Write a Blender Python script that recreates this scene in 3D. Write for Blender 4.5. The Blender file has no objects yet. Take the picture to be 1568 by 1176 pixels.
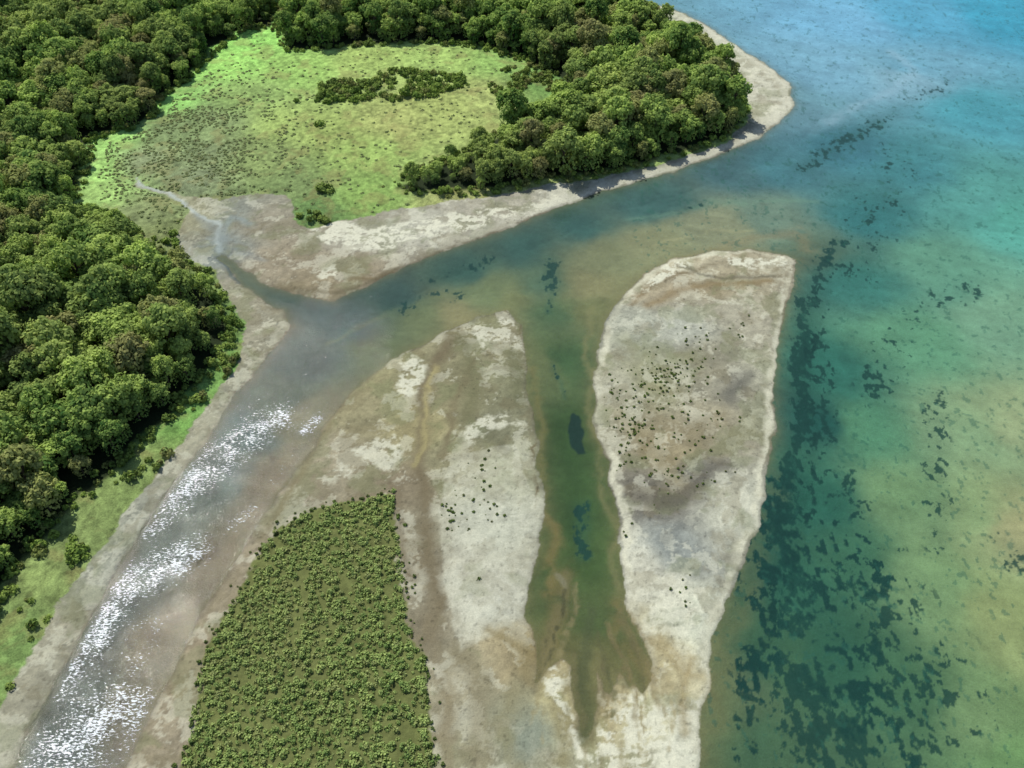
import bpy, math, numpy as np
rng=np.random.default_rng(7)
# ------------------------------------------------------------------ survey -> ground plane
F=1420.0; HC=180.0; S=math.sqrt(.5)
def G(p):
    p=np.asarray(p,float); cx=(p[...,0]-784)/F; cy=(588-p[...,1])/F
    t=HC/(S-cy*S)
    return np.stack([cx*t,(S+cy*S)*t],-1)
def lin(c):
    c=np.asarray(c,float)/255.
    return np.where(c<=0.04045,c/12.92,((c+0.055)/1.055)**2.4)
# ------------------------------------------------------------------ noise
tabs=[np.random.default_rng(100+i).random((256,256)).astype(np.float32) for i in range(8)]
def vn(x,y,sc,seed=0):
    fx=x/sc+seed*17.3; fy=y/sc+seed*9.7
    ix=np.floor(fx).astype(np.int64); iy=np.floor(fy).astype(np.int64)
    tx=(fx-ix).astype(np.float32); ty=(fy-iy).astype(np.float32)
    tx=tx*tx*(3-2*tx); ty=ty*ty*(3-2*ty); T=tabs[seed%8]
    a=T[ix&255,iy&255]; b=T[(ix+1)&255,iy&255]; c=T[ix&255,(iy+1)&255]; d=T[(ix+1)&255,(iy+1)&255]
    return (a+(b-a)*tx)*(1-ty)+(c+(d-c)*tx)*ty
def fbm(x,y,sc,o=4,seed=0):
    s=0;a=1;t=0
    for i in range(o):
        ang=0.6*i; xr=x*math.cos(ang)-y*math.sin(ang); yr=x*math.sin(ang)+y*math.cos(ang)
        s=s+a*vn(xr,yr,sc/2**i,seed+i); t+=a; a*=.55
    return s/t
def ss(a,b,x):
    t=np.clip((x-a)/(b-a),0,1); return t*t*(3-2*t)
# ------------------------------------------------------------------ coarse field grid
CX0,CX1,CY0,CY1=-340,340,30,600
cgx,cgy=np.meshgrid(np.arange(CX0,CX1+1,dtype=np.float32),np.arange(CY0,CY1+1,dtype=np.float32),indexing='ij')
def pdist(poly,closed):
    d2=np.full(cgx.shape,1e9,np.float32); ins=np.zeros(cgx.shape,bool); n=len(poly)
    for i in range(n if closed else n-1):
        ax,ay=poly[i]; bx,by=poly[(i+1)%n]; ex,ey=bx-ax,by-ay; L=ex*ex+ey*ey+1e-9
        t=np.clip(((cgx-ax)*ex+(cgy-ay)*ey)/L,0,1)
        d2=np.minimum(d2,(cgx-ax-t*ex)**2+(cgy-ay-t*ey)**2)
        if closed and ey!=0:
            c=((ay>cgy)!=(by>cgy)); ins^= c&(cgx<ex*(cgy-ay)/ey+ax)
    d=np.sqrt(d2)
    return np.where(ins,d,-d).astype(np.float32) if closed else d
def sdf(pts): return pdist(G(pts),True)
def line(pts): return pdist(G(pts),False)
def samp(f,x,y):
    fx=np.clip(x-CX0,0,CX1-CX0-1.001); fy=np.clip(y-CY0,0,CY1-CY0-1.001)
    ix=fx.astype(np.int64); iy=fy.astype(np.int64); tx=(fx-ix); ty=(fy-iy)
    if f.ndim==3: tx=tx[...,None]; ty=ty[...,None]
    return (f[ix,iy]*(1-tx)+f[ix+1,iy]*tx)*(1-ty)+(f[ix,iy+1]*(1-tx)+f[ix+1,iy+1]*tx)*ty
def idw(pts,soft=5.,pw=1.6):
    num=np.zeros(cgx.shape+(3,),np.float32); den=np.zeros(cgx.shape,np.float32)
    for (px,py,c) in pts:
        g=G((px,py)); w=1/((cgx-g[0])**2+(cgy-g[1])**2+soft*soft)**pw
        w=(w*1e4).astype(np.float32)
        num+=w[...,None]*lin(c).astype(np.float32); den+=w
    return num/den[...,None]
def desat(c,k):
    l=(c*np.array([.25,.6,.15],np.float32)).sum(-1,keepdims=True); return c*(1-k)+l*k
# ------------------------------------------------------------------ outlines
shore=[(-20,1250),(22,1176),(50,1110),(110,1000),(160,905),(215,812),(262,742),(310,680),(345,625),(385,575),(425,530),(447,500),(440,480),(405,462),(378,440),(352,412),(330,397),(338,390),(360,402),(385,420),(405,436),(440,447),(480,457),(515,462),(555,441),(600,418),(650,396),(720,370),(790,346),(850,320),(930,291),(1000,273),(1060,252),(1110,234),(1160,213),(1185,192),(1217,162),(1207,125),(1170,98),(1120,65),(1085,40),(1050,20),(1000,5),(960,-10),(900,-60),(700,-200),(-900,-200),(-900,1300),(-200,1300)]
delta=[(150,1300),(190,1176),(230,1100),(262,1030),(300,955),(345,890),(385,820),(430,750),(470,700),(500,650),(540,600),(590,555),(640,530),(690,505),(730,485),(775,478),(800,495),(805,540),(808,590),(820,660),(828,720),(832,780),(828,850),(800,940),(815,985),(822,1060),(838,1025),(856,1008),(872,1020),(878,1060),(885,1110),(897,1132),(908,1128),(914,1060),(918,1005),(924,1062),(933,1066),(940,1030),(950,1030),(960,1050),(972,1046),(985,1062),(1002,1045),(985,985),(960,935),(952,870),(945,800),(935,740),(925,690),(908,640),(908,570),(920,520),(940,470),(975,430),(1020,400),(1080,385),(1150,384),(1205,390),(1222,398),(1215,440),(1200,490),(1190,540),(1185,600),(1186,660),(1180,720),(1160,800),(1140,860),(1110,930),(1090,980),(1085,1040),(1072,1100),(1070,1176),(1065,1300)]
veg=[(-60,1200),(5,1095),(50,1000),(95,925),(140,860),(185,795),(230,745),(262,700),(300,645),(340,595),(368,560),(378,530),(375,500),(352,455),(330,420),(300,405),(275,385),(275,350),(290,320),(250,300),(212,290),(208,272),(230,290),(300,305),(340,308),(400,297),(440,300),(452,345),(475,352),(510,345),(560,332),(640,317),(730,307),(840,285),(900,280),(960,265),(1030,248),(1110,222),(1140,195),(1150,170),(1130,110),(1100,85),(1040,45),(980,10),(900,-30),(880,-80),(700,-200),(-900,-200),(-900,1300)]
marsh=[(270,1300),(280,1176),(300,1100),(315,1000),(355,930),(390,860),(430,812),(490,778),(560,765),(600,758),(605,820),(620,900),(625,960),(650,1020),(657,1080),(662,1176),(665,1300)]
forestL=[(424,50),(380,48),(335,80),(312,104),(290,128),(248,155),(232,190),(200,203),(150,215),(135,260),(124,300),(128,322),(160,325),(200,352),(240,388),(285,412),(322,432),(348,470),(364,510),(346,552),(312,590),(280,626),(244,660),(200,702),(160,742),(118,784),(76,830),(36,880),(6,922),(-24,970),(-70,1040),(-190,1250),(-900,1300),(-900,-200),(424,-200)]
forestT=[(424,50),(440,82),(500,80),(560,74),(640,68),(740,78),(795,98),(850,125),(900,150),(960,120),(1000,80),(1040,45),(980,10),(900,-30),(880,-80),(700,-200),(424,-200)]
forestS=[(582,292),(640,300),(700,302),(760,297),(830,282),(900,276),(960,262),(1010,246),(1060,236),(1110,218),(1140,192),(1145,165),(1130,112),(1100,88),(1050,55),(1000,60),(900,90),(850,115),(862,150),(850,165),(800,190),(750,212),(710,236),(650,262),(605,285)]
shrubM=[(482,154),(500,136),(560,118),(640,112),(705,120),(718,134),(680,146),(640,154),(560,160),(500,162)]
sL,sD,sV,sM=sdf(shore),sdf(delta),sdf(veg),sdf(marsh)
sFL,sFT,sFS,sSM=sdf(forestL),sdf(forestT),sdf(forestS),sdf(shrubM)
sForest=np.maximum(np.maximum(sFL,sFT),sFS)
isleC=sdf([(705,695),(745,690),(790,680),(805,720),(825,780),(832,850),(800,945),(760,975),(700,1005),(690,960),(678,880),(668,790),(680,730)])
isleR=sdf([(1020,400),(1080,385),(1150,384),(1222,398),(1200,490),(1186,600),(1186,660),(1160,800),(1110,930),(1090,980),(1085,1040),(1070,1176),(1000,1176),(985,985),(960,935),(945,800),(925,690),(908,640),(908,570),(920,520),(940,470),(975,430)])
river=sdf([(-60,1300),(22,1176),(110,1000),(215,812),(345,625),(447,500),(520,480),(560,540),(500,640),(430,740),(345,880),(262,1020),(200,1176),(150,1300)])
whites=[(sdf(p),k) for p,k in (
 ([(608,555),(640,548),(657,560),(650,600),(625,622),(604,602)],.9),
 ([(540,700),(560,680),(606,668),(616,700),(600,718),(560,716)],.75),
 ([(462,350),(520,342),(560,350),(640,335),(720,325),(800,318),(860,298),(870,306),(800,335),(700,358),(620,375),(560,388),(500,378)],1.),
 ([(480,412),(515,404),(520,420),(500,434),(478,425)],.8),
 ([(725,500),(775,482),(795,505),(800,540),(760,520),(740,545),(722,530)],.7),
 ([(705,660),(730,640),(780,635),(800,650),(770,660),(735,668),(715,690)],.8),
 ([(832,1060),(850,1015),(866,1035),(872,1075),(890,1140),(905,1150),(916,1080),(940,1070),(960,1050),(990,1075),(1030,1080),(1078,1060),(1068,1176),(1060,1290),(920,1290),(880,1176),(845,1100)],.95),
 ([(990,430),(1030,402),(1070,395),(1060,412),(1020,432),(985,452)],1.),
 ([(1110,395),(1215,395),(1200,410),(1150,412),(1110,408)],1.),
 ([(485,745),(520,715),(545,700),(535,730),(505,755)],.6),
 ([(640,1000),(700,1005),(720,1060),(680,1080)],.45),([(980,900),(1010,880),(1080,900),(1060,990),(1000,980)],.6),
)]
# colour surveys
W=[(1300,30,(112,172,200)),(1540,20,(52,156,182)),(1420,20,(82,162,190)),(1250,100,(114,164,184)),(1400,100,(104,160,180)),(1500,160,(70,150,162)),(1390,115,(130,174,190)),(1230,170,(104,150,162)),(1560,330,(84,160,146)),
(1300,220,(62,120,132)),(1200,260,(68,120,128)),(1400,250,(68,136,142)),(1500,300,(84,152,144)),(1330,330,(56,122,124)),(1300,420,(56,118,110)),(1430,400,(96,150,128)),(1540,480,(116,160,133)),(1400,520,(94,148,118)),(1280,560,(50,112,100)),(1320,650,(80,134,106)),(1500,650,(126,156,120)),(1562,800,(156,158,118)),(1555,640,(144,161,123)),(1400,760,(112,148,108)),(1250,760,(52,110,94)),(1300,860,(74,124,96)),(1450,900,(118,150,108)),(1560,950,(140,156,108)),(1500,780,(128,154,112)),(1300,1000,(60,106,84)),(1400,1050,(78,119,88)),(1500,1100,(118,148,104)),(1200,1000,(72,111,83)),(1180,1130,(78,110,83)),(1130,1080,(105,123,90)),(1560,1170,(110,148,98)),(1250,640,(38,92,88)),(1225,900,(58,108,88)),
(870,480,(82,112,84)),(870,560,(66,98,70)),(870,650,(58,88,60)),(880,760,(62,92,62)),(895,860,(70,98,64)),(905,940,(80,100,68)),(890,1040,(98,104,72)),(835,560,(105,120,85)),(905,480,(110,118,84)),
(1130,260,(72,112,116)),(1000,310,(66,106,102)),(900,350,(60,100,95)),(800,380,(58,94,88)),(700,410,(62,98,90)),(600,450,(62,92,88)),(520,490,(66,92,90)),(470,540,(74,94,88)),(840,430,(84,112,92)),(940,390,(120,128,98)),(1010,370,(132,138,106)),(1090,350,(134,142,114)),(1180,330,(108,134,118)),(1240,380,(92,116,98)),(920,440,(130,132,98)),(740,440,(108,124,92)),(640,480,(104,118,88)),(560,530,(96,110,84)),(690,480,(128,128,96)),(800,450,(112,122,88)),
(430,600,(80,96,82)),(380,650,(86,106,100)),(470,640,(108,110,86)),(320,730,(90,106,98)),(400,740,(110,106,86)),(260,830,(94,108,98)),(330,850,(110,106,86)),(190,940,(90,104,96)),(260,960,(114,108,88)),(120,1060,(94,106,98)),(210,1080,(114,112,94)),(60,1150,(94,110,104))]
Sd=[(1180,150,(204,200,188)),(1200,160,(214,210,196)),(1100,60,(202,200,186)),(1130,210,(166,162,150)),(1040,262,(178,174,164)),(900,295,(192,188,178)),(760,340,(176,170,159)),(620,350,(192,188,178)),(540,360,(172,166,155)),(400,340,(158,150,136)),(430,400,(162,150,133)),(480,440,(155,142,122)),(560,425,(160,148,130)),(340,380,(140,146,146)),(360,330,(150,152,146)),(300,330,(164,160,136)),(250,298,(172,172,146)),
(400,500,(166,160,145)),(440,500,(150,145,128)),(330,620,(172,168,152)),(200,830,(166,166,156)),(60,1050,(168,163,148)),
(240,1130,(160,148,130)),(300,1030,(164,150,130)),(370,880,(160,148,130)),(440,780,(160,150,134)),(500,710,(160,150,132)),(560,630,(158,150,122)),(590,580,(154,148,118)),(700,600,(142,136,110)),(700,700,(150,144,118)),(750,520,(142,136,112)),(770,590,(140,138,114)),(745,665,(130,128,108)),(620,740,(142,130,112)),(640,860,(142,132,114)),(650,960,(140,130,112)),(640,660,(170,160,124)),(750,800,(192,192,180)),(760,720,(170,170,144)),(750,930,(206,204,194)),(700,880,(186,182,170)),(700,1060,(170,162,142)),(790,1130,(152,160,150)),(740,1150,(164,158,136)),(780,1000,(170,156,128)),
(1060,410,(190,180,160)),(1010,450,(170,158,138)),(1100,440,(162,150,128)),(980,500,(172,172,162)),(1040,500,(178,178,170)),(1130,480,(174,168,154)),(1150,580,(188,184,168)),(1080,560,(156,150,134)),(1000,590,(152,150,124)),(940,600,(182,178,162)),(1030,690,(156,144,120)),(1080,640,(162,154,136)),(1010,770,(114,108,102)),(1130,590,(132,128,120)),(1030,840,(156,160,160)),(1060,730,(132,130,124)),(1120,780,(198,196,184)),(980,880,(208,204,192)),(1060,960,(210,210,196)),(1010,1010,(200,188,156)),(980,1090,(206,198,168)),(1050,1150,(218,216,202)),(850,1080,(184,174,138)),(860,1160,(174,172,150)),(905,1090,(166,152,118)),(960,1020,(168,152,116)),(815,1000,(164,148,112))]
V=[(380,70,(138,202,74)),(350,100,(148,208,78)),(260,160,(130,188,76)),(170,215,(150,204,88)),(140,270,(152,200,88)),(160,300,(150,188,88)),(260,200,(116,136,80)),(330,190,(120,140,80)),(220,250,(126,140,92)),(320,240,(116,132,82)),(300,280,(120,134,90)),(380,150,(130,160,74)),(450,110,(140,182,72)),(560,95,(150,176,76)),(680,95,(146,176,76)),(760,100,(130,168,70)),(430,190,(148,172,76)),(500,200,(144,164,72)),(600,190,(154,164,80)),(740,150,(154,168,82)),(680,160,(150,164,76)),(560,240,(140,168,70)),(400,250,(126,146,74)),(450,290,(112,134,70)),(480,330,(92,126,58)),(560,300,(126,160,64)),(700,312,(146,154,80)),(830,130,(102,142,58)),(220,330,(122,136,80)),(250,370,(118,130,70)),(330,440,(110,132,60)),(360,500,(104,138,58)),(330,580,(104,146,58)),(280,640,(104,150,56)),(240,720,(120,142,66)),(150,830,(116,136,66)),(90,900,(124,144,70)),(30,1000,(110,140,64)),(0,1090,(110,140,64))]
cW,cS,cV=idw(W,3.,2.0),idw(Sd,3.,1.9),idw(V,4.,1.8)
SKY=np.array([.009,.016,.021],np.float32)
cW=np.maximum(desat(cW,.08)*.90-SKY,.006)
SK=np.array([.685,.705,.62],np.float32); cS=cS*SK; cV=desat(cV,.16)*.88
def wl(c): return np.maximum(lin(c)*.90-SKY,.006)
def sl_(c): return lin(c)*SK
# weeds: (polyline, width m, cover)
weeds=[(line([(1244,455),(1234,520),(1226,600),(1216,680),(1206,740)]),3.4,1.5),
(line([(1206,740),(1195,800),(1180,870)]),5.0,1.35),
(line([(1190,790),(1210,880),(1250,980),(1290,1176)]),14,1.05),
(line([(1270,850),(1350,980),(1420,1120)]),16,.84),(line([(1150,1000),(1160,1160)]),4,.75),(line([(1180,880),(1165,960),(1150,1040)]),4.5,.95),
(line([(1250,470),(1262,560),(1250,700),(1240,800)]),4,.72),
(line([(1230,250),(1285,222),(1345,185)]),3.8,.98),(line([(1345,185),(1400,150),(1450,120)]),3,.45),(line([(1285,365),(1265,400),(1250,440)]),2.8,.95),
(line([(1440,600),(1436,700),(1446,830)]),3.5,.6),(line([(1480,430),(1400,470),(1360,540),(1340,620)]),5,.46),
(line([(850,395),(846,430)]),2.8,1.1),(line([(853,440),(852,475)]),1.2,1.),(line([(1040,316),(1068,308)]),1.6,1.0),
(line([(848,560),(852,600)]),.8,.9),(line([(890,770),(895,850)]),1.8,1.0),(line([(1290,740),(1330,860)]),8,.66),
(line([(1380,230),(1340,330),(1300,400)]),9,.5),(line([(1550,820),(1568,860)]),4,.5),
(line([(660,425),(750,395)]),3,.6),(line([(600,470),(700,440)]),3,.5)]
blob=sdf([(875,632),(886,640),(896,670),(897,694),(886,696),(872,670),(868,645)])
strokes_w=[
([(1060,400),(1150,360),(1230,350),(1245,380)],3.0,(136,128,100),.45),([(1000,372),(1080,350),(1150,345)],1.0,(162,162,126),.4),
([(960,330),(1100,305),(1250,300)],1.6,(110,145,125),.4),
([(1370,75),(1400,100),(1380,130),(1330,150),(1270,180)],2.5,(150,180,195),.4),([(1300,90),(1250,60),(1180,40)],4,(130,180,205),.4),
([(835,780),(848,840),(838,900)],1.4,(132,120,84),.7),([(812,560),(826,660),(838,760)],1.2,(118,118,82),.7),
([(915,470),(900,560),(900,640),(922,720),(940,830),(955,910)],1.0,(122,124,92),.6),
([(1085,1160),(1100,1050),(1125,960),(1165,860),(1192,740)],2.4,(108,118,88),.65),
([(860,880),(850,960),(832,1030)],3.0,(122,114,82),.65),([(950,930),(965,990),(990,1050)],1.8,(124,114,82),.6),
([(500,520),(600,470),(720,430)],1.2,(116,126,92),.3),
([(450,680),(390,770),(330,860),(275,960)],2.4,(120,114,90),.6)]
strokes_s=[
([(690,520),(668,560),(650,610),(643,690),(655,760),(655,860),(668,930)],1.9,(122,110,90),.9),
([(672,560),(652,620),(645,690),(642,712)],.8,(180,168,124),.75),
([(720,560),(690,620),(680,700)],.9,(124,112,90),.7),([(610,740),(612,800),(625,880)],1.4,(124,112,94),.7),
([(560,560),(520,620),(480,700),(400,820)],1.4,(134,124,98),.65),
([(700,520),(720,600),(710,640)],2.6,(116,114,88),.7),([(780,540),(790,620)],2.4,(116,116,90),.7),
([(650,900),(664,980),(680,1060),(672,1140)],2.0,(132,120,100),.65),([(720,1020),(748,1080),(750,1150)],2.4,(140,132,108),.55),([(800,1040),(790,1090),(815,1150)],2.4,(138,134,112),.55),
([(212,272),(222,290),(262,302),(300,325),(335,345),(335,385)],.9,(196,204,208),.85),
([(335,385),(345,350),(352,335),(385,345)],1.5,(150,160,165),.7),([(300,330),(330,350),(350,380),(400,400)],1.6,(140,146,150),.5),
([(330,395),(380,440),(420,465)],.9,(70,95,105),.75),
([(540,425),(580,425),(600,418)],1.3,(122,106,80),.75),([(420,440),(480,452),(530,450),(600,415),(720,368),(850,322)],1.2,(112,102,82),.7),
([(990,470),(1070,440),(1180,430)],1.6,(142,122,92),.7),([(1040,410),(1100,425),(1190,420)],.8,(108,102,90),.8),([(960,470),(1010,430),(1060,420)],.8,(132,114,86),.7),([(1000,440),(1090,405),(1150,400)],.5,(120,108,86),.8),
([(1110,610),(1150,575)],2.6,(106,104,100),.7),([(980,765),(1040,770),(1075,735),(1110,720)],2.4,(94,88,84),.65),([(1060,800),(1020,830)],2,(114,116,116),.55),
([(760,640),(745,665),(770,690)],1.8,(116,114,94),.75),([(1000,640),(1050,660),(1100,640)],2.5,(140,128,104),.55),([(1050,530),(1090,560),(1130,540)],2,(130,126,114),.5),
([(960,520),(1000,560),(1060,545)],3,(142,144,114),.45),([(950,640),(1000,690),(1040,740)],3,(146,132,102),.45),
([(800,500),(803,540),(808,600),(822,700),(832,790),(826,850),(805,930)],.35,(110,96,70),.85)]
strokes_t=[
([(820,1130),(800,1150)],3,(140,148,138),.6),([(700,1010),(730,1080),(720,1160)],2,(144,134,112),.6),([(830,985),(815,1000),(790,985)],1.6,(150,134,98),.7),
([(1055,1010),(1045,1060),(1050,1120)],1.0,(160,144,110),.65),([(850,1100),(860,1140),(850,1176)],1.4,(148,138,104),.65),([(1010,985),(1040,1020),(1075,1030)],1.4,(168,152,118),.6),([(760,970),(800,990),(810,1050)],1.4,(150,136,104),.7),([(690,1040),(680,1100),(690,1176)],1.6,(148,136,112),.65),([(955,1130),(962,1190)],.8,(156,144,112),.6),([(780,1060),(770,1120),(790,1176)],1.6,(146,138,110),.65)]
# drainage fingers at the foot of the central channel
fingers=[
([(868,880),(856,930),(838,985),(824,1050)],1.5,(130,118,86),.55),([(884,890),(880,930),(868,970),(852,1005)],.6,(146,132,98),.65),([(862,900),(858,945),(846,985),(830,1040)],.45,(74,74,52),.75),([(852,878),(862,893)],.8,(146,138,116),.7),([(856,945),(842,960),(832,990)],.35,(86,82,58),.6),
([(905,930),(898,1000),(893,1060),(900,1130)],1.4,(80,86,60),.6),([(880,1000),(884,1060),(892,1110)],.6,(124,114,82),.6),([(914,1060),(912,1100),(906,1150)],.5,(124,114,84),.7),
([(915,960),(924,1010),(936,1060),(938,1100)],.5,(96,94,66),.7),([(924,1010),(920,1050),(926,1100)],.35,(110,102,74),.7),
([(935,950),(950,1000),(966,1050),(972,1110)],.6,(134,118,86),.7),([(950,1000),(948,1040),(954,1085)],.35,(120,106,76),.7),([(966,1050),(980,1085),(984,1120)],.3,(140,124,90),.7),
([(950,935),(970,975),(994,1030),(1010,1085)],.8,(132,116,84),.7),([(970,975),(978,1020),(986,1070)],.4,(100,94,68),.7),([(962,935),(992,980),(1024,1010),(1044,1050)],.5,(146,130,98),.7),([(994,1030),(1014,1050),(1022,1100)],.35,(142,126,92),.65),
([(838,1020),(824,1070),(812,1110)],.5,(146,132,98),.65),([(824,1070),(834,1105),(830,1140)],.35,(150,138,106),.6),([(872,1050),(866,1100),(876,1140)],.5,(136,124,90),.65),([(866,1100),(852,1130)],.35,(146,134,100),.6),([(985,1070),(978,1120),(984,1176)],.4,(156,142,108),.65),([(1020,1030),(1034,1090),(1022,1150)],.4,(160,144,110),.65),([(906,1120),(922,1150),(918,1190)],.55,(120,110,80),.7),([(902,1130),(890,1160),(894,1190)],.45,(128,116,84),.65)]
strokes_w=[(line(a),b,wl(c),d) for a,b,c,d in strokes_w]; strokes_s=[(line(a),b,sl_(c),d) for a,b,c,d in strokes_s]; strokes_t=[(line(a),b,sl_(c),d) for a,b,c,d in strokes_t]; fingers=[(line(a),b,lin(c)*np.array([.74,.80,.76]),d) for a,b,c,d in fingers]

# ------------------------------------------------------------------ terrain sheet
def axis(segs,lo,hi,k=1.16,first=1.0):
    a=[]
    for s,e,st in segs: a.append(np.arange(s,e,st))
    a=np.concatenate(a)
    out=[];v=a[-1];st=first
    while v<hi: st*=k; v+=st; out.append(v)
    inn=[];v=a[0];st=first
    while v>lo: st*=k; v-=st; inn.append(v)
    return np.concatenate([inn[::-1],a,out])
ax=axis([(-255,-115,.6),(-115,115,.29),(115,255,.5)],-4000,4000)
ay=axis([(66,220,.30),(220,300,.45),(300,450,.65)],-4000,6000)
X,Y=np.meshgrid(ax,ay,indexing='ij'); nx,ny=X.shape
x=X.ravel(); y=Y.ravel()
def warp(amp,sc,seed,o=4): return x+amp*(fbm(x,y,sc,o,seed)-.5)*2, y+amp*(fbm(x,y,sc,o,seed+3)-.5)*2
x1,y1=warp(1.6,6,1,5); x2,y2=warp(7,26,2,5); x3,y3=warp(3.2,9,5,5)
land=np.maximum(samp(sL,x1,y1),samp(sD,x1,y1)); vegd=samp(sV,x3*.6+x1*.4,y3*.6+y1*.4); mar=samp(sM,x1,y1)
n1=fbm(x,y,1.1,3,3); n2=fbm(x,y,4,4,4); n3=fbm(x,y,14,4,6); n4=fbm(x,y,.6,2,5)
def mix(c,col,f): 
    return c+(np.asarray(col,np.float32)-c)*f[:,None]
# water bed colour
wc=samp(cW,x2,y2)
wc=wc*(1+(n3-.5)*.32+(n2-.5)*.28+(n1-.5)*.20+(n4-.5)*.12)[:,None]
st=fbm(x3*.35+y3*.9,(x3*.9-y3*.35)*.22,3.0,4,2)
wc=wc*(1+(st-.5)*.30)[:,None]
for d,w,c,f in strokes_w:
    dd=samp(d,x3,y3); wc=mix(wc,c,np.exp(-(dd/w)**2)*f*ss(.25,.6,n2+.12))
dl=samp(sD,x1,y1)
fr=np.exp(np.minimum(dl,0)/2.0); wc=mix(wc,wl((122,120,90)),np.clip(fr*.6*(.5+n2*.9),0,.9))
sl=samp(sL,x1,y1); fr=np.exp(np.minimum(sl,0)/1.6); wc=mix(wc,wl((116,116,90)),np.clip(fr*.6,0,.8))
wn=fbm(x*1.15,y*.8,1.6,4,1)*.72+fbm(x,y,6,2,7)*.28
for d,w,den in weeds:
    dd=samp(d,x2*.4+x3*.6,y2*.4+y3*.6); m=np.exp(-(dd/w)**2)
    f=ss(0,.05,wn-(.70-.25*m*den))*ss(.06,.4,m)
    wc=mix(wc,wl((32,72,70)),f*.88)
    wc=mix(wc,wl((42,90,82)),np.clip(m*den*.30,0,.45)*(1-f))
f=ss(.69,.73,fbm(x,y*.7,1.4,3,6))*(x>40)*.45; wc=mix(wc,wl((50,98,88)),f)
bl=samp(blob,x1,y1); wc=mix(wc,wl((32,62,62)),ss(-.3,.4,bl)*.9)
# sand colour
sc_=samp(cS,x3,y3)
rp_=fbm(x3*.8+y3*.6,(y3*.8-x3*.6)*2.2,3.2,5,3)
sc_=sc_*(1+(n2-.5)*.42+(n3-.5)*.25+(n1-.5)*.34+(n4-.5)*.28+(rp_-.5)*.35)[:,None]
white=sl_((230,226,212))
pn=fbm(x3,y3,5,6,2)
crust=ss(.54,.60,pn+(n4-.5)*.22)*.36
sc_=mix(sc_,white,crust)
dk=ss(.54,.62,fbm(x3,y3,5,6,1)+(n4-.5)*.1)*.36; sc_=mix(sc_,sl_((126,116,92)),dk)
al=ss(.55,.66,fbm(x3,y3,8,5,7))*.38; sc_=mix(sc_,sl_((126,132,98)),al)
for d,w,c,f in strokes_s:
    dd=samp(d,x3,y3); sc_=mix(sc_,c,np.exp(-(dd/w)**2)*f*(.55+.9*(n2)).clip(0,1.05))
brk=ss(.40,.54,fbm(x3,y3*1.6,2.6,5,6)+(n4-.5)*.25)
for d,k_ in whites:
    sc_=mix(sc_,white,ss(-.4,1.2,samp(d,x3,y3)+(n1-.5)*2.0)*(.05+.85*brk)*k_)
ic=samp(isleC,x1,y1); sc_=mix(sc_,sl_((214,211,198)),ss(-.1,.8,ic)*(.12+.5*n1)); 
ir=samp(isleR,x1,y1); rim=ss(.3,.8,ir)*(1-ss(.9,3.0,ir+4*(n2-.5)))*(.4+.6*ss(.4,.55,n3))
sc_=mix(sc_,sl_((232,227,210)),rim*(.45+.5*n1))
beachw=ss(.6,1.4,sl)*(1-ss(2.5,6,sl+2*(n2-.5)))*ss(-40,20,x)
sc_=mix(sc_,sl_((228,223,210)),beachw*.55)
for d,w,c,f in strokes_t:
    dd=samp(d,x3,y3); sc_=mix(sc_,c,np.exp(-(dd/w)**2)*f)
wet=np.exp(-np.clip(land,0,9)/.6); sc_=sc_*(1-.42*wet)[:,None]
speck=ss(.74,.84,fbm(x,y,.8,2,0)); sc_=sc_*(1-.3*speck)[:,None]
xf=x+(x1-x)*.5+(x3-x)*.35; yf=y+(y1-y)*.5+(y3-y)*.35
for d,w,c,f in fingers:
    dd=samp(d,xf,yf); g_=(1-ss(w*.2,w*1.7,dd+(n1-.5)*1.0))*np.clip(.45+1.1*n2,0,1)
    wc=mix(wc,c,g_*f); sc_=mix(sc_,c*1.05,g_*f)
# vegetation colour
vc=samp(cV,x3,y3); tuft=fbm(x,y,1.4,3,2)
vc=vc*(1+(n2-.5)*.65+(tuft-.5)*1.0+(n1-.5)*.7)[:,None]
brown=ss(.54,.70,fbm(x3,y3,6,5,5))*.38; vc=mix(vc,lin((138,130,82))*.85,brown)
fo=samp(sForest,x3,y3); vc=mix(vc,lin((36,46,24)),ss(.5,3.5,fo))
# marsh ground
mc=lin((96,102,58))*(1+(n2-.5)*.5+(n1-.5)*.6)[:,None]
mf=ss(-.3,.5,mar+ (n1-.5)*1.5)
sc_=sc_*(1-mf[:,None])+mc*mf[:,None]
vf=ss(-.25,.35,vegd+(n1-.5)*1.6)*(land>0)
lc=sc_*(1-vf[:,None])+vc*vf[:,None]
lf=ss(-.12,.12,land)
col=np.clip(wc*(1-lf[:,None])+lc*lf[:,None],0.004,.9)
z=np.where(land>0,np.minimum(land*.10,.45),np.maximum(land*.14,-1.6))
z+= (land>0)*(np.clip(land,0,2)*.5)*((n2-.5)*.35+(n1-.5)*.10) + ss(0,6,vegd)*.7
z=np.where((land>0),np.maximum(z,.012),np.minimum(z,-.02))
co=np.stack([x,y,z],1).astype(np.float32)
def gridmesh(name,co,nx,ny):
    me=bpy.data.meshes.new(name)
    i=np.arange(nx*ny).reshape(nx,ny); q=np.stack([i[:-1,:-1],i[1:,:-1],i[1:,1:],i[:-1,1:]],-1).reshape(-1,4)
    me.vertices.add(nx*ny); me.vertices.foreach_set('co',co.astype(np.float32).ravel())
    me.loops.add(q.size); me.loops.foreach_set('vertex_index',q.ravel().astype(np.int32))
    me.polygons.add(len(q)); me.polygons.foreach_set('loop_start',(np.arange(len(q))*4).astype(np.int32))
    me.polygons.foreach_set('use_smooth',np.ones(len(q),bool))
    me.update(calc_edges=True); return me
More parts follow.
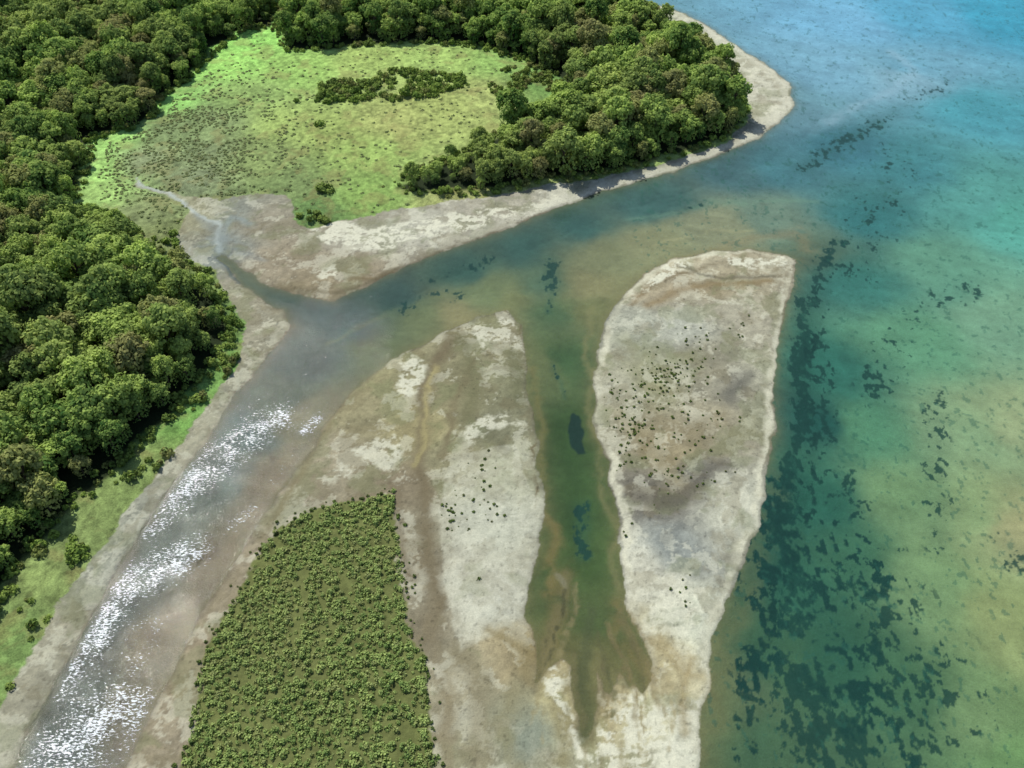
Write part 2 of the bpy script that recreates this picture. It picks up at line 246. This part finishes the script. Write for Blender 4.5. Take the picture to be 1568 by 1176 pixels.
def fattr(me,n,v):
    a=me.attributes.new(n,'FLOAT','POINT'); a.data.foreach_set('value',v.astype(np.float32).ravel())
me=gridmesh('terrain',co,nx,ny)
a=me.attributes.new('col','FLOAT_COLOR','POINT'); c4=np.ones((len(x),4),np.float32); c4[:,:3]=col; a.data.foreach_set('color',c4.ravel())
fattr(me,'wet',np.clip(wet*(land>0),0,1)); fattr(me,'vegf',vf)
scn=bpy.context.scene
def link(o,parent=None):
    scn.collection.objects.link(o)
    if parent: o.parent=parent
    return o
terrain=link(bpy.data.objects.new('river_delta_ground',me))
# ------------------------------------------------------------------ materials
def newmat(n):
    m=bpy.data.materials.new(n); m.use_nodes=True; nt=m.node_tree; nt.nodes.clear(); return m,nt
def N(nt,t,**k):
    n=nt.nodes.new(t)
    for a,b in k.items():
        if a in n.inputs: n.inputs[a].default_value=b
        else: setattr(n,a,b)
    return n
def attr(nt,name):
    n=nt.nodes.new('ShaderNodeAttribute'); n.attribute_name=name; return n
def math_(nt,op,a,b=None,c=None):
    n=nt.nodes.new('ShaderNodeMath'); n.operation=op
    for i,v in enumerate((a,b,c)):
        if v is None: continue
        if isinstance(v,(int,float)): n.inputs[i].default_value=v
        else: nt.links.new(v,n.inputs[i])
    return n.outputs[0]
m,nt=newmat('delta_sand_silt_and_grass'); L=nt.links.new
geo=N(nt,'ShaderNodeNewGeometry'); 
nA=N(nt,'ShaderNodeTexNoise',Scale=2.4,Detail=5.,Roughness=.7); L(geo.outputs['Position'],nA.inputs['Vector'])
nB=N(nt,'ShaderNodeTexNoise',Scale=.5,Detail=4.,Roughness=.6); L(geo.outputs['Position'],nB.inputs['Vector'])
cA=attr(nt,'col'); vg=attr(nt,'vegf'); wt=attr(nt,'wet')
amp=math_(nt,'MULTIPLY_ADD',vg.outputs['Fac'],1.2,.7)
v=math_(nt,'SUBTRACT',nA.outputs['Fac'],.5); v=math_(nt,'MULTIPLY',v,amp); 
v2=math_(nt,'MULTIPLY',math_(nt,'SUBTRACT',nB.outputs['Fac'],.5),.3)
v=math_(nt,'ADD',math_(nt,'ADD',v,v2),1.0)
mul=N(nt,'ShaderNodeVectorMath',operation='SCALE'); L(cA.outputs['Color'],mul.inputs[0]); L(v,mul.inputs['Scale'])
bs=N(nt,'ShaderNodeBsdfPrincipled'); L(mul.outputs[0],bs.inputs['Base Color'])
bs.inputs['Specular IOR Level'].default_value=.15
L(math_(nt,'MULTIPLY_ADD',wt.outputs['Fac'],-.35,.92),bs.inputs['Roughness'])
bp=N(nt,'ShaderNodeBump',Strength=.8,Distance=.16); L(nA.outputs['Fac'],bp.inputs['Height']); L(bp.outputs[0],bs.inputs['Normal'])
o=N(nt,'ShaderNodeOutputMaterial'); L(bs.outputs[0],o.inputs[0]); terrain.data.materials.append(m)
# water
wx=axis([(-255,255,1.5)],-4000,4000,1.25,2.); wy=axis([(66,450,1.5)],-4000,6000,1.25,2.)
WX,WY=np.meshgrid(wx,wy,indexing='ij'); me=gridmesh('water',np.stack([WX.ravel(),WY.ravel(),np.zeros(WX.size)],1),*WX.shape)
wxr,wyr=WX.ravel(),WY.ravel(); rvs=samp(river,wxr,wyr)
fattr(me,'ripple',ss(-22,3,rvs+8*(fbm(wxr,wyr,12,3,1)-.5)))
rf=np.zeros(wxr.size)  # density of the flecks that paint sun glint onto the river
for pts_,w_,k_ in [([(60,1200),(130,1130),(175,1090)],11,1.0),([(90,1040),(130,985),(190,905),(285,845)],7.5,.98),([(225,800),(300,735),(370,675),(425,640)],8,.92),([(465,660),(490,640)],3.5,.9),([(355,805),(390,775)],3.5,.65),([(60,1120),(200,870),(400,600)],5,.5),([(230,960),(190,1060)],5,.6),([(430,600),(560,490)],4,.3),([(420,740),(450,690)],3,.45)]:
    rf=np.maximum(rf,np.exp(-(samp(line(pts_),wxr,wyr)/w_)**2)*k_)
fattr(me,'painted_glint',rf*ss(-.5,1.5,rvs))
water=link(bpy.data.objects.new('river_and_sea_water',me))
m,nt=newmat('clear_shallow_water'); L=nt.links.new
geo=N(nt,'ShaderNodeNewGeometry'); rp=attr(nt,'ripple'); ra=attr(nt,'painted_glint')
mp=N(nt,'ShaderNodeMapping'); mp.inputs['Scale'].default_value=(.8,1.25,1); mp.inputs['Rotation'].default_value=(0,0,.35); L(geo.outputs['Position'],mp.inputs[0])
w1=N(nt,'ShaderNodeTexNoise',Scale=2.1,Detail=2.,Roughness=.5); L(mp.outputs[0],w1.inputs['Vector'])
w2=N(nt,'ShaderNodeTexNoise',Scale=.09,Detail=4.,Roughness=.65); L(mp.outputs[0],w2.inputs['Vector'])
mr=N(nt,'ShaderNodeMapRange'); mr.inputs['From Min'].default_value=.40; mr.inputs['From Max'].default_value=.56; L(w2.outputs['Fac'],mr.inputs['Value'])
am=math_(nt,'MULTIPLY',math_(nt,'MULTIPLY_ADD',mr.outputs[0],.5,.5),math_(nt,'MULTIPLY_ADD',rp.outputs['Fac'],.8,.2))
h=math_(nt,'MULTIPLY',w1.outputs['Fac'],am)
bp=N(nt,'ShaderNodeBump',Strength=1.,Distance=.26); L(h,bp.inputs['Height'])
fr=N(nt,'ShaderNodeFresnel',IOR=1.33); L(bp.outputs[0],fr.inputs['Normal'])
gl=N(nt,'ShaderNodeBsdfGlossy',Roughness=.055); L(bp.outputs[0],gl.inputs['Normal'])
tr=N(nt,'ShaderNodeBsdfTransparent'); tr.inputs[0].default_value=(.97,.985,.985,1)
mx=N(nt,'ShaderNodeMixShader'); L(fr.outputs[0],mx.inputs[0]); L(tr.outputs[0],mx.inputs[1]); L(gl.outputs[0],mx.inputs[2])
# sun glint on the river painted as white diffuse flecks
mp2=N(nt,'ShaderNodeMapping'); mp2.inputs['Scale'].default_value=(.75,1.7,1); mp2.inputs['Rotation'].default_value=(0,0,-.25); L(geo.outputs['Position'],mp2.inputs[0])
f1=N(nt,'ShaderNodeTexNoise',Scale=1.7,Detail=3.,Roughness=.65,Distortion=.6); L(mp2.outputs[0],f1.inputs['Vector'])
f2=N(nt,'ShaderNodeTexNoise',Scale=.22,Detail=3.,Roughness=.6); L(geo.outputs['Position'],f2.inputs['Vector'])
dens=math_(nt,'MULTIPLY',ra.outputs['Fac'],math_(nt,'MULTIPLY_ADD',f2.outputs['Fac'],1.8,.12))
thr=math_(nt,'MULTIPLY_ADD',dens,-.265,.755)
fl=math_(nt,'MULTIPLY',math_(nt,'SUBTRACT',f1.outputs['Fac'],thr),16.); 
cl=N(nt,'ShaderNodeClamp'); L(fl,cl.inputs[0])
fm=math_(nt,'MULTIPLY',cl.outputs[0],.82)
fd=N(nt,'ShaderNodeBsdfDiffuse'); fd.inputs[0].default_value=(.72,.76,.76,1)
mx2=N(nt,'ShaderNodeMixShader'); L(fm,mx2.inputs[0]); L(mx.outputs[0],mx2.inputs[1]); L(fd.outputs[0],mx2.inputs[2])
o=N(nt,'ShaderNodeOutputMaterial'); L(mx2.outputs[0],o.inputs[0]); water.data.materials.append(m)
# foliage
def foliage(name,dark,light,alt,trans=.25):
    m,nt=newmat(name); L=nt.links.new
    lv=attr(nt,'lv'); oi=N(nt,'ShaderNodeObjectInfo'); geo=N(nt,'ShaderNodeNewGeometry')
    nz=N(nt,'ShaderNodeTexNoise',Scale=.022,Detail=2.); L(geo.outputs['Position'],nz.inputs['Vector'])
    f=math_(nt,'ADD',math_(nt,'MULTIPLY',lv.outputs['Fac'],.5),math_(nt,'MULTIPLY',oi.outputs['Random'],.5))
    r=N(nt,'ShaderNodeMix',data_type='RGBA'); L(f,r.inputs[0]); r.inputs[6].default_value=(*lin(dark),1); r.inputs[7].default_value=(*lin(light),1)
    g=N(nt,'ShaderNodeMapRange'); g.inputs['From Min'].default_value=.42; g.inputs['From Max'].default_value=.62; L(nz.outputs['Fac'],g.inputs['Value'])
    hs=math_(nt,'FRACT',math_(nt,'MULTIPLY',oi.outputs['Random'],7.31))
    gg=math_(nt,'MULTIPLY',math_(nt,'ADD',math_(nt,'MULTIPLY',g.outputs[0],.45),math_(nt,'GREATER_THAN',hs,.84)),.55)
    r2=N(nt,'ShaderNodeMix',data_type='RGBA'); L(gg,r2.inputs[0]); L(r.outputs[2],r2.inputs[6]); r2.inputs[7].default_value=(*lin(alt),1)
    d=N(nt,'ShaderNodeBsdfDiffuse'); L(r2.outputs[2],d.inputs[0]); t=N(nt,'ShaderNodeBsdfTranslucent'); L(r2.outputs[2],t.inputs[0])
    mx=N(nt,'ShaderNodeMixShader'); mx.inputs[0].default_value=trans; L(d.outputs[0],mx.inputs[1]); L(t.outputs[0],mx.inputs[2])
    o=N(nt,'ShaderNodeOutputMaterial'); L(mx.outputs[0],o.inputs[0]); return m
mF=foliage('forest_foliage',(64,106,54),(194,216,114),(154,146,100),.37)
mSh=foliage('shrub_foliage',(80,108,52),(152,174,84),(126,124,80),.25)
mSb=foliage('sandbar_shrub_foliage',(66,86,44),(118,138,70),(104,104,66),.15)
mRe=foliage('reed_foliage',(86,116,60),(178,194,116),(146,150,98),.3)
mSe=foliage('sedge_foliage',(106,124,80),(158,170,114),(146,150,106),.3)
mBk,nt=newmat('bark'); d=N(nt,'ShaderNodeBsdfDiffuse'); nz=N(nt,'ShaderNodeTexNoise',Scale=4.); cr=N(nt,'ShaderNodeValToRGB'); cr.color_ramp.elements[0].color=(.05,.04,.03,1); cr.color_ramp.elements[1].color=(.16,.13,.1,1)
nt.links.new(nz.outputs['Fac'],cr.inputs[0]); nt.links.new(cr.outputs[0],d.inputs[0]); o=N(nt,'ShaderNodeOutputMaterial'); nt.links.new(d.outputs[0],o.inputs[0])
# ------------------------------------------------------------------ plants
def build(name,verts,faces,lv,mats,midx):
    me=bpy.data.meshes.new(name); me.from_pydata([tuple(v) for v in verts],[],[tuple(f) for f in faces])
    for mm in mats: me.materials.append(mm)
    me.polygons.foreach_set('material_index',np.array(midx,np.int32)); fattr(me,'lv',np.array(lv)); me.update()
    return me
def tube(V_,Fc,mi,lv,p0,p1,r0,r1,n=7):
    p0=np.array(p0,float);p1=np.array(p1,float); d=p1-p0; d/=np.linalg.norm(d); a=np.cross(d,[.3,.9,.1]); a/=np.linalg.norm(a); b=np.cross(d,a); s=len(V_)
    for p,r in((p0,r0),(p1,r1)):
        for k in range(n):
            t=2*math.pi*k/n; V_.append(p+r*(a*math.cos(t)+b*math.sin(t))); lv.append(0)
    for k in range(n): Fc.append((s+k,s+(k+1)%n,s+n+(k+1)%n,s+n+k)); mi.append(1)
def leafquads(r,P,Nn,size,val,V_,Fc,mi,lv):
    for p,nn,v_ in zip(P,Nn,val):
        nn=nn/np.linalg.norm(nn); a=np.cross(nn,r.normal(size=3)); a/=np.linalg.norm(a); b=np.cross(nn,a); s=size*r.uniform(.55,1.3); q=len(V_)
        for u,w in((-.5,-.35),(.5,-.45),(.6,.4),(-.35,.5)): V_.append(p+a*u*s+b*w*s); lv.append(v_)
        Fc.append((q,q+1,q+2,q+3)); mi.append(0)
def tree(name,seed,H,R,nb,npb,ls,mat):
    r=np.random.default_rng(seed); V_=[];Fc=[];mi=[];lv=[]
    tube(V_,Fc,mi,lv,(0,0,-.4),(.2,.1,H*.35),R*.08,R*.055); tube(V_,Fc,mi,lv,(.2,.1,H*.35),(0,.2,H*.7),R*.055,R*.02)
    for i in range(nb):
        t=i*2.399+r.uniform(-.5,.5); q=math.sqrt((i+.5)/nb)*R*.82*r.uniform(.8,1.18)
        c=np.array([q*math.cos(t),q*math.sin(t),H*.84-(q/R)**2*H*.30+r.uniform(-.08,.08)*H]); br=R*r.uniform(.15,.36)
        if i%3==0: tube(V_,Fc,mi,lv,(.1,.1,H*r.uniform(.3,.5)),c,R*.035,R*.012,5)
        k=int(npb*(.55+.9*(br/R-.15)/.21))
        dd=r.normal(size=(k,3)); dd[:,2]=dd[:,2]+.35; dd/=np.linalg.norm(dd,axis=1)[:,None]
        P=c+dd*br*r.uniform(.65,1.32,(k,1))*np.array([1,1,.85]); Nn=dd+r.normal(size=(k,3))*.36+np.array([-.12,.15,.35])
        bv=r.uniform(.05,.95); leafquads(r,P,Nn,ls,np.clip(bv+r.normal(size=k)*.22,0,1),V_,Fc,mi,lv)
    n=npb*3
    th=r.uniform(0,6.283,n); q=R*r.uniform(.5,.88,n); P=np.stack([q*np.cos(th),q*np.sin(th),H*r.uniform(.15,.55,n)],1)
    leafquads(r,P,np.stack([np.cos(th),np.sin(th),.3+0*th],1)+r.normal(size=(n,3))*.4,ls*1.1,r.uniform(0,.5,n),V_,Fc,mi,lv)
    return build(name,V_,Fc,lv,[mat,mBk],mi)
def bush(name,seed,R,H,n,ls,mat,up=.2):
    r=np.random.default_rng(seed); V_=[];Fc=[];mi=[];lv=[]
    tube(V_,Fc,mi,lv,(0,0,-.1),(0,.05,H*.5),R*.08,R*.04,5)
    nb=5; cs=[np.array([R*.5*math.cos(k*1.4+seed),R*.5*math.sin(k*1.4+seed),H*r.uniform(.35,.65)]) for k in range(nb)]
    for c in cs:
        k=n//nb; dd=r.normal(size=(k,3)); dd/=np.linalg.norm(dd,axis=1)[:,None]; P=c+dd*np.array([R*.5,R*.5,H*.45])*r.uniform(.6,1.1,(k,1)); P[:,2]=np.abs(P[:,2])
        nn=dd+r.normal(size=(k,3))*.4; nn[:,2]+=up
        leafquads(r,P,nn,ls,np.clip(r.uniform(.2,.8)+r.normal(size=k)*.2,0,1),V_,Fc,mi,lv)
    return build(name,V_,Fc,lv,[mat,mBk],mi)
def coll(name,meshes):
    c=bpy.data.collections.new(name)
    for i,mm in enumerate(meshes): c.objects.link(bpy.data.objects.new('%s_variant_%s'%(name,'abcdefgh'[i]),mm))
    return c
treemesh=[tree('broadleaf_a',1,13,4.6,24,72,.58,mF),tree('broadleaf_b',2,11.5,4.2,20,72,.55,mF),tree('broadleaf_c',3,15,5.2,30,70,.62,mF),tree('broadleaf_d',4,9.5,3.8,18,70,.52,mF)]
cT=coll('broadleaf_tree_kinds',treemesh)
bushmesh=[bush('bush_a',5,1.,1.1,110,.36,mSh,.4),bush('bush_b',6,1.1,.9,110,.36,mSh,.4),bush('bush_c',8,.9,1.3,110,.34,mSh,.4)]
cB=coll('shrub_kinds',bushmesh)
cSb=coll('sandbar_shrub_kinds',[bush('sandbush_a',15,1.,1.2,80,.42,mSb,.1),bush('sandbush_b',16,1.1,1.,80,.42,mSb,.1),bush('sandbush_c',18,.9,1.4,80,.40,mSb,.1)])
def reeds(mat,k,h=1): return [bush('reed_a'+k,11,.85,.8*h,46,.40,mat,.7),bush('reed_b'+k,12,1.,.65*h,46,.42,mat,.7),bush('reed_c'+k,13,.75,.95*h,40,.38,mat,.7)]
cR=coll('reed_kinds',reeds(mRe,'',1.25)); cSe=coll('sedge_kinds',reeds(mSe,'s',.8))
def scatter(name,P,scale,idx,col_):
    n=len(P); me=bpy.data.meshes.new(name); me.vertices.add(n); me.vertices.foreach_set('co',P.astype(np.float32).ravel())
    r=np.zeros((n,3),np.float32); r[:,2]=rng.uniform(0,6.283,n); r[:,:2]=rng.normal(size=(n,2))*.05
    a=me.attributes.new('rot','FLOAT_VECTOR','POINT'); a.data.foreach_set('vector',r.ravel())
    a=me.attributes.new('scl','FLOAT_VECTOR','POINT'); a.data.foreach_set('vector',scale.astype(np.float32).ravel())
    a=me.attributes.new('idx','INT','POINT'); a.data.foreach_set('value',idx.astype(np.int32))
    ob=link(bpy.data.objects.new(name,me)); ng=bpy.data.node_groups.new(name+'_scatter','GeometryNodeTree')
    ng.interface.new_socket('Geometry',in_out='INPUT',socket_type='NodeSocketGeometry'); ng.interface.new_socket('Geometry',in_out='OUTPUT',socket_type='NodeSocketGeometry')
    gi=ng.nodes.new('NodeGroupInput'); go=ng.nodes.new('NodeGroupOutput'); ip=ng.nodes.new('GeometryNodeInstanceOnPoints'); ci=ng.nodes.new('GeometryNodeCollectionInfo')
    ci.inputs[0].default_value=col_; ci.inputs['Separate Children'].default_value=True; ci.inputs['Reset Children'].default_value=True
    def na(nm,t):
        q=ng.nodes.new('GeometryNodeInputNamedAttribute'); q.data_type=t; q.inputs[0].default_value=nm; return q.outputs[0]
    l=ng.links.new; l(gi.outputs[0],ip.inputs['Points']); l(ci.outputs[0],ip.inputs['Instance']); ip.inputs['Pick Instance'].default_value=True
    l(na('idx','INT'),ip.inputs['Instance Index']); l(na('rot','FLOAT_VECTOR'),ip.inputs['Rotation']); l(na('scl','FLOAT_VECTOR'),ip.inputs['Scale']); l(ip.outputs[0],go.inputs[0])
    md=ob.modifiers.new('scatter','NODES'); md.node_group=ng; return ob
def jit(x0,x1_,y0,y1_,sp):
    a,b=np.meshgrid(np.arange(x0,x1_,sp),np.arange(y0,y1_,sp)); a=a.ravel()+rng.uniform(-.48,.48,a.size)*sp; b=b.ravel()+rng.uniform(-.48,.48,b.size)*sp; return a,b
def zat(a,b):
    i=np.clip(np.searchsorted(ax,a),1,nx-1); j=np.clip(np.searchsorted(ay,b),1,ny-1); return z.reshape(nx,ny)[i,j]
# forest
a,b=jit(-320,215,45,550,4.6); f=samp(sForest,a,b)
k=(f>1.8+rng.uniform(0,2.4,len(a))+1.2*((b<230)&(a<0)))&(np.abs(a)<.64*(b*.707+127)+30); a,b,f=a[k],b[k],f[k]
s=(.62+.38*ss(1,14,f))*rng.uniform(.58,1.25,len(a))*(.78+.4*fbm(a,b,30,2,3))
fs=samp(sFS,a,b); west=G((700,250)); near=np.exp(-(((a-west[0])**2+(b-west[1])**2)/35**2)); s=np.where(fs>0,s*(1.08-.45*near),s)
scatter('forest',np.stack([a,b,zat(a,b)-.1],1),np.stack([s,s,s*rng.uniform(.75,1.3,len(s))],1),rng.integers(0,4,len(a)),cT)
# forest-edge undergrowth, meadow thickets
a,b=jit(-250,215,60,480,1.9); f=samp(sForest,a,b); vg_=samp(sV,a,b); sm=samp(sSM,a,b)
nn_=fbm(a,b,7,3,2)
k=((f>-1.2)&(f<3.5)&(vg_>.8)&(rng.random(len(a))<.65))|((sm+(nn_-.5)*8>0)&(nn_>.40)&(rng.random(len(a))<.8))|((vg_>.7)&(vg_<8)&(f<0)&(a<-60)&(b<260)&(nn_>.60))
e=G((830,130)); k|=(((a-e[0])/22)**2+((b-e[1])/22)**2<1)&(nn_>.5)&(f<0)
k&=samp(sL,a,b)>2
a,b=a[k],b[k]; s=rng.uniform(.5,1.7,len(a))*np.where(samp(sSM,a,b)>0,1.1,1)
scatter('shrub_thicket',np.stack([a,b,zat(a,b)-.05],1),np.stack([s,s,s*rng.uniform(.8,1.4,len(s))],1),rng.integers(0,3,len(a)),cB)
# reeds in wet meadow and on tidal marsh
a,b=jit(-120,20,60,215,1.0); d=samp(sM,a,b)+(fbm(a,b,3,3,1)-.5)*3
k=(d>0)&(rng.random(len(a))<.40+.6*ss(.38,.54,fbm(a,b,2.6,3,4))); a,b,d=a[k],b[k],d[k]; s=rng.uniform(.35,1.05,len(a))
scatter('marsh_reeds',np.stack([a,b,zat(a,b)-.05],1),np.stack([s,s,s],1),rng.integers(0,3,len(a)),cR)
a,b=jit(-200,0,215,420,1.35); c_=G((285,225)); d=samp(sV,a,b); f=samp(sForest,a,b)
g2=np.minimum(1,1.5*np.exp(-(((a-c_[0])/34)**2+((b-c_[1])/40)**2)))+.10
k=(d>.5)&(f<-5)&(rng.random(len(a))<g2*ss(.36,.52,fbm(a,b,5,3,6))*.9); a,b=a[k],b[k]; s=rng.uniform(.40,.85,len(a))
scatter('wet_meadow_sedge',np.stack([a,b,zat(a,b)-.05],1),np.stack([s,s,s*.8],1),rng.integers(0,3,len(a)),cSe)
# pioneer shrubs on the sand islands
pts=[]
for cx,cy,sx,sy,n in [(1030,572,34,16,105),(985,608,30,26,70),(965,670,24,20,38),(1015,665,48,26,60),(1080,518,26,13,18),(1138,500,8,9,9),(1070,738,22,10,14),(1010,730,22,15,20),(1048,905,10,18,9),(1100,640,25,30,12),(995,790,35,20,6),
    (735,735,16,22,18),(698,792,14,14,24),(748,775,16,14,12),(731,888,2,2,2),(940,625,14,25,20)]:
    u=rng.normal(size=(n,2)); pts.append(np.stack([cx+u[:,0]*sx,cy+u[:,1]*sy-u[:,0]*sx*.25],1))
p=G(np.concatenate(pts)); k=samp(sD,p[:,0],p[:,1])>1; p=p[k]; s=rng.uniform(.13,.42,len(p))
scatter('sandbar_shrubs',np.stack([p[:,0],p[:,1],zat(p[:,0],p[:,1])-.03],1),np.stack([s*1.1,s*1.1,s],1),rng.integers(0,3,len(p)),cSb)
a,b=jit(-120,20,60,215,.9); d=samp(sM,a,b); k=(d<.6)&(d>-2.6)&(samp(sD,a,b)>1.2)&(rng.random(len(a))<np.where(d<-.9,.08,.36)); a,b=a[k],b[k]; s=rng.uniform(.22,.55,len(a))
scatter('marsh_edge_shrubs',np.stack([a,b,zat(a,b)-.03],1),np.stack([s,s,s],1),rng.integers(0,3,len(a)),cSb)
# single trees that stand out
for (px,py,s,i) in [(785,208,1.15,2),(862,268,1.1,2),(905,262,1.0,0),(760,282,.8,1),(1000,225,1.05,2),(1075,205,1.1,0),(945,250,1.,0),(1120,180,1.0,2)]:
    g=G((px,py)); o_=link(bpy.data.objects.new('broadleaf_tree',treemesh[i])); o_.location=(g[0],g[1],float(zat(g[:1],g[1:])[0])-.1); o_.scale=(s,s,s*1.08); o_.rotation_euler=(0,0,px)
for (px,py,s) in [(495,296,2.6),(505,298,2.),(490,196,2.0),(455,160,1.3),(640,152,2.6),(620,150,2.8)]:
    g=G((px,py)); o_=link(bpy.data.objects.new('meadow_bush',bushmesh[px%3])); o_.location=(g[0],g[1],float(zat(g[:1],g[1:])[0])-.05); o_.scale=(s,s,s); o_.rotation_euler=(0,0,px)
# ------------------------------------------------------------------ light, sky, camera
sd=np.array([-.41,.527,.887]); sd/=np.linalg.norm(sd)
el=math.asin(sd[2]); az=math.atan2(sd[0],sd[1])
from mathutils import Vector
l=bpy.data.lights.new('sun','SUN'); l.energy=4.7; l.angle=math.radians(.5); l.color=(1,.975,.91)
so=link(bpy.data.objects.new('sun',l)); so.rotation_euler=Vector(sd).to_track_quat('Z','Y').to_euler(); so.location=(-200,250,400)
w=bpy.data.worlds.new('World'); scn.world=w; w.use_nodes=True; nt=w.node_tree
sk=nt.nodes.new('ShaderNodeTexSky'); sk.sky_type='NISHITA'; sk.sun_disc=False; sk.sun_elevation=el; sk.sun_rotation=az
bg=nt.nodes['Background']; bg.inputs[1].default_value=.12; nt.links.new(sk.outputs[0],bg.inputs[0])
cam=bpy.data.cameras.new('camera'); co_=link(bpy.data.objects.new('camera',cam)); co_.location=(0,0,HC); co_.rotation_euler=(math.radians(45),0,0)
cam.sensor_fit='HORIZONTAL'; cam.angle=2*math.atan(784/F); cam.clip_end=20000; cam.clip_start=1; scn.camera=co_
scn.view_settings.view_transform='Standard'; scn.view_settings.look='None'; scn.view_settings.exposure=0
